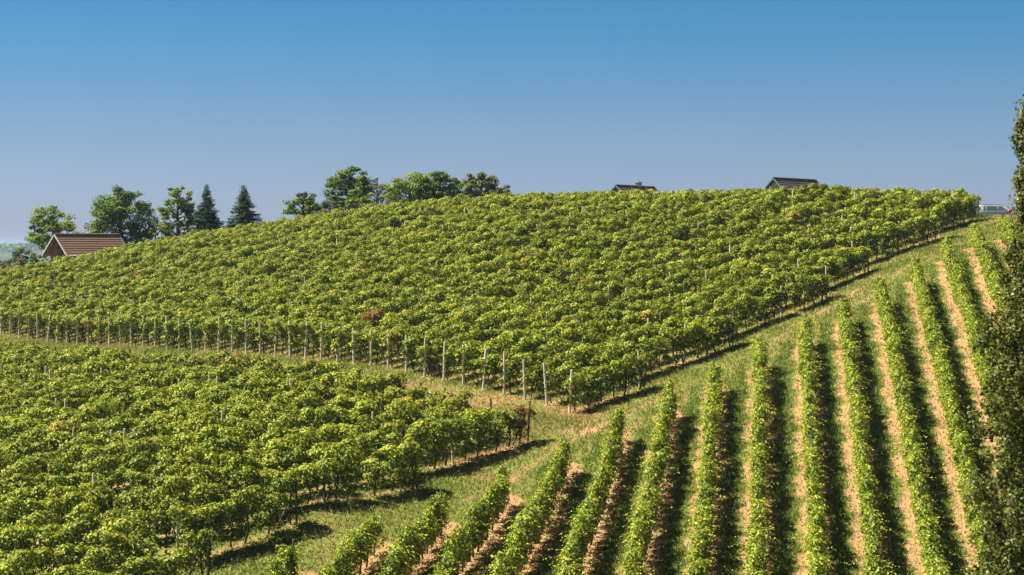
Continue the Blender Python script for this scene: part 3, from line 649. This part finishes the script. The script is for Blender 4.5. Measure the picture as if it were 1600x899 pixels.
# ---------------------------------------------------------------- the passing car
def car(x, y):
    sl_z = h1(x, y) + .05
    o = empty('estate_car', (x, y, sl_z), math.pi, label='silver estate car on the road over the crest at far right', cat='car')
    paint = plain('silver_paint', (0.62, 0.63, 0.66), (0.58, 0.59, 0.62), 2, 0.25, metal=.35); blk = plain('black_rubber', (0.02, 0.02, 0.02), None, 5, .8)
    glass = plain('tinted_glass', (0.05, 0.13, 0.15), (0.04, 0.10, 0.12), 2, .05, spec=.8)
    # cross-sections along the length (x forward): x, half width, sill z, belt z, roof z, roof half width
    S = [(-2.30, .62, .42, .80, .86, .50), (-2.24, .80, .32, .90, 1.02, .60), (-2.05, .87, .28, .94, 1.22, .60), (-1.70, .89, .25, .95, 1.37, .62), (-1.0, .90, .22, .95, 1.45, .64), (0.0, .90, .22, .93, 1.46, .64),
         (.45, .90, .22, .91, 1.42, .62), (1.05, .89, .22, .90, .98, .70), (1.3, .88, .22, .86, .92, .72), (1.9, .84, .25, .74, .80, .66), (2.22, .70, .32, .62, .66, .52), (2.32, .5, .38, .52, .56, .38)]
    mb = MB(); rings = []
    for (sx, w, z0, zb, zt, wt) in S:
        pr = [(-w * .9, z0), (-w, z0 + .12), (-w, (z0 + zb) / 2 + .05), (-w * .96, zb), (-wt, zt - .05), (-wt * .75, zt), (wt * .75, zt), (wt, zt - .05), (w * .96, zb), (w, (z0 + zb) / 2 + .05), (w, z0 + .12), (w * .9, z0)]
        rings.append([mb.bm.verts.new((sx, a_, b_)) for a_, b_ in pr])
    for q, w in zip(rings, rings[1:]):
        for j in range(12): mb.bm.faces.new((q[j], q[(j + 1) % 12], w[(j + 1) % 12], w[j]))
    mb.bm.faces.new(rings[0]); mb.bm.faces.new(rings[-1][::-1])
    mb.build('body', paint, o, smooth=True)
    for s in (-1, 1):
        def P_(sx, zz):   # point on the side window plane
            w = np.interp(sx, [q[0] for q in S], [q[1] * .96 for q in S]); zb = np.interp(sx, [q[0] for q in S], [q[3] for q in S]); zt = np.interp(sx, [q[0] for q in S], [q[4] - .05 for q in S]); wt = np.interp(sx, [q[0] for q in S], [q[5] for q in S])
            f = (zz - zb) / (zt - zb); return (sx, s * (w + (wt - w) * f + .012), zz)
        for a0, a1, b1, b0 in ((-1.88, -1.58, -1.15, -1.15), (-1.08, -1.08, -.15, -.15), (-.08, -.08, .42, .88)):
            m2 = MB(); zt = lambda q: float(np.interp(q, [w_[0] for w_ in S], [w_[4] for w_ in S])) - .11
            pts = [P_(a0, .99), P_(b0, .98), P_(b1, zt(b1)), P_(a1, zt(a1))]; ins = [(p[0], p[1] - s * .03, p[2]) for p in pts]
            m2.prism(pts, ins); m2.build('side_window', glass, o)
        for wx in (-1.42, 1.42):
            w1 = MB(); w1.tube([(wx, s * .70, .32), (wx, s * .90, .32)], .32, 20); ty = w1.build('wheel', blk, o)
            w2 = MB(); w2.tube([(wx, s * .895, .32), (wx, s * .915, .32)], .20, 16); w2.build('rim', M['steel'], ty)
        tl = MB(); tl.box((-2.17, s * .80, .92), (.34, .14, .24)); red = plain('red_lamp_glass', (0.75, 0.06, 0.02), (0.8, 0.10, 0.02), 5, .2); tl.build('tail_light', red, o, bevel=.02)
        hl = MB(); hl.box((2.12, s * .66, .66), (.26, .2, .13)); hl.build('headlight', M['white'], o, bevel=.02)
        mr = MB(); mr.box((.85, s * 1.0, 1.0), (.14, .2, .13)); mr.build('wing_mirror', paint, o, bevel=.02)
        rr = MB(); rr.tube([(-1.7, s * .6, 1.38), (-1.0, s * .62, 1.49), (.1, s * .62, 1.50), (.3, s * .6, 1.45)], .018, 6); rr.build('roof_rail', blk, o)
    ws = MB(); ws.prism([(.52, -.56, 1.385), (.52, .56, 1.385), (1.02, .62, 1.035), (1.02, -.62, 1.035)], [(.50, -.56, 1.36), (.50, .56, 1.36), (1.0, .62, 1.01), (1.0, -.62, 1.01)]); ws.build('windscreen', glass, o)
    rw = MB(); rw.prism([(-2.19, -.52, 1.10), (-2.19, .52, 1.10), (-2.07, .5, 1.30), (-2.07, -.5, 1.30)], [(-2.15, -.52, 1.10), (-2.15, .52, 1.10), (-2.03, .5, 1.30), (-2.03, -.5, 1.30)]); rw.build('rear_window', glass, o)
    return o
cx_ = (1535 - 800) / F * 165
car(cx_, 165.0)

# ---------------------------------------------------------------- far ridge: woods and houses
nf = 9000; X = rng.uniform(-1500, 300, nf); Y = rng.uniform(3050, 3500, nf); cl = np.sin(X / 90) + .6 * np.sin(X / 33 + 1); okf = cl > -.2 + rng.normal(0, .3, nf); X, Y = X[okf], Y[okf]; Z = H(X, Y)
c = np.stack([X, Y, Z + rng.uniform(0, 8, len(X))], -1); nn = rng.normal(size=c.shape) + (0, -.4, .6)
link('woodland', quads_mesh('woodland', leaf_quads(c, nn, rng.uniform(6, 12, len(X))), M['ash'], rng.uniform(0, .5, len(X))), label='dark woodland strip along the distant hazy ridge at far left', cat='woodland', kind='stuff')
for i, (u_, Y_, lb) in enumerate(((17, 3000, 'tiny white farmhouse on the distant ridge at the left edge'), (30, 2990, 'second tiny pale farmhouse on the distant ridge'), (43, 2960, 'tiny pale house on the distant ridge nearest the cottage'))):
    x = (u_ - 800) / F * Y_; z = h1(x, Y_); o = empty('farmhouse', (x, Y_, z), .3 * i, label=lb, cat='house', group='tiny houses on the distant ridge')
    MB().box((0, 0, 2), (6.5, 5.5, 4.4)).build('wall', M['white'], o)
    MB().prism([(-3.6, -3.2, 4.1), (-3.6, 3.2, 4.1), (-3.6, 0, 6.5)], [(3.6, -3.2, 4.1), (3.6, 3.2, 4.1), (3.6, 0, 6.5)]).build('roof', M['greytile'], o)


# ---------------------------------------------------------------- air
hz_m = bpy.data.materials.new('haze'); hz_m.use_nodes = True; t_ = hz_m.node_tree; t_.nodes.clear()
ou = t_.nodes.new('ShaderNodeOutputMaterial'); pv = t_.nodes.new('ShaderNodeVolumePrincipled')
pv.inputs['Color'].default_value = (0.45, 0.66, 1.0, 1); pv.inputs['Density'].default_value = 0.00011; pv.inputs['Anisotropy'].default_value = 0.2
t_.links.new(pv.outputs[0], ou.inputs['Volume'])
x0, x1, y0, y1 = gx[0] - 20, gx[-1] + 20, gy[0] - 20, gy[-1] + 20; zb, zt = float(GZ.min()) - 1.5, 18.0
MB().box(((x0 + x1) / 2, (y0 + y1) / 2, (zb + zt) / 2), (x1 - x0, y1 - y0, zt - zb)).build('haze', hz_m, kind='stuff', label='thin blue summer haze over the distant ridge', cat='haze')
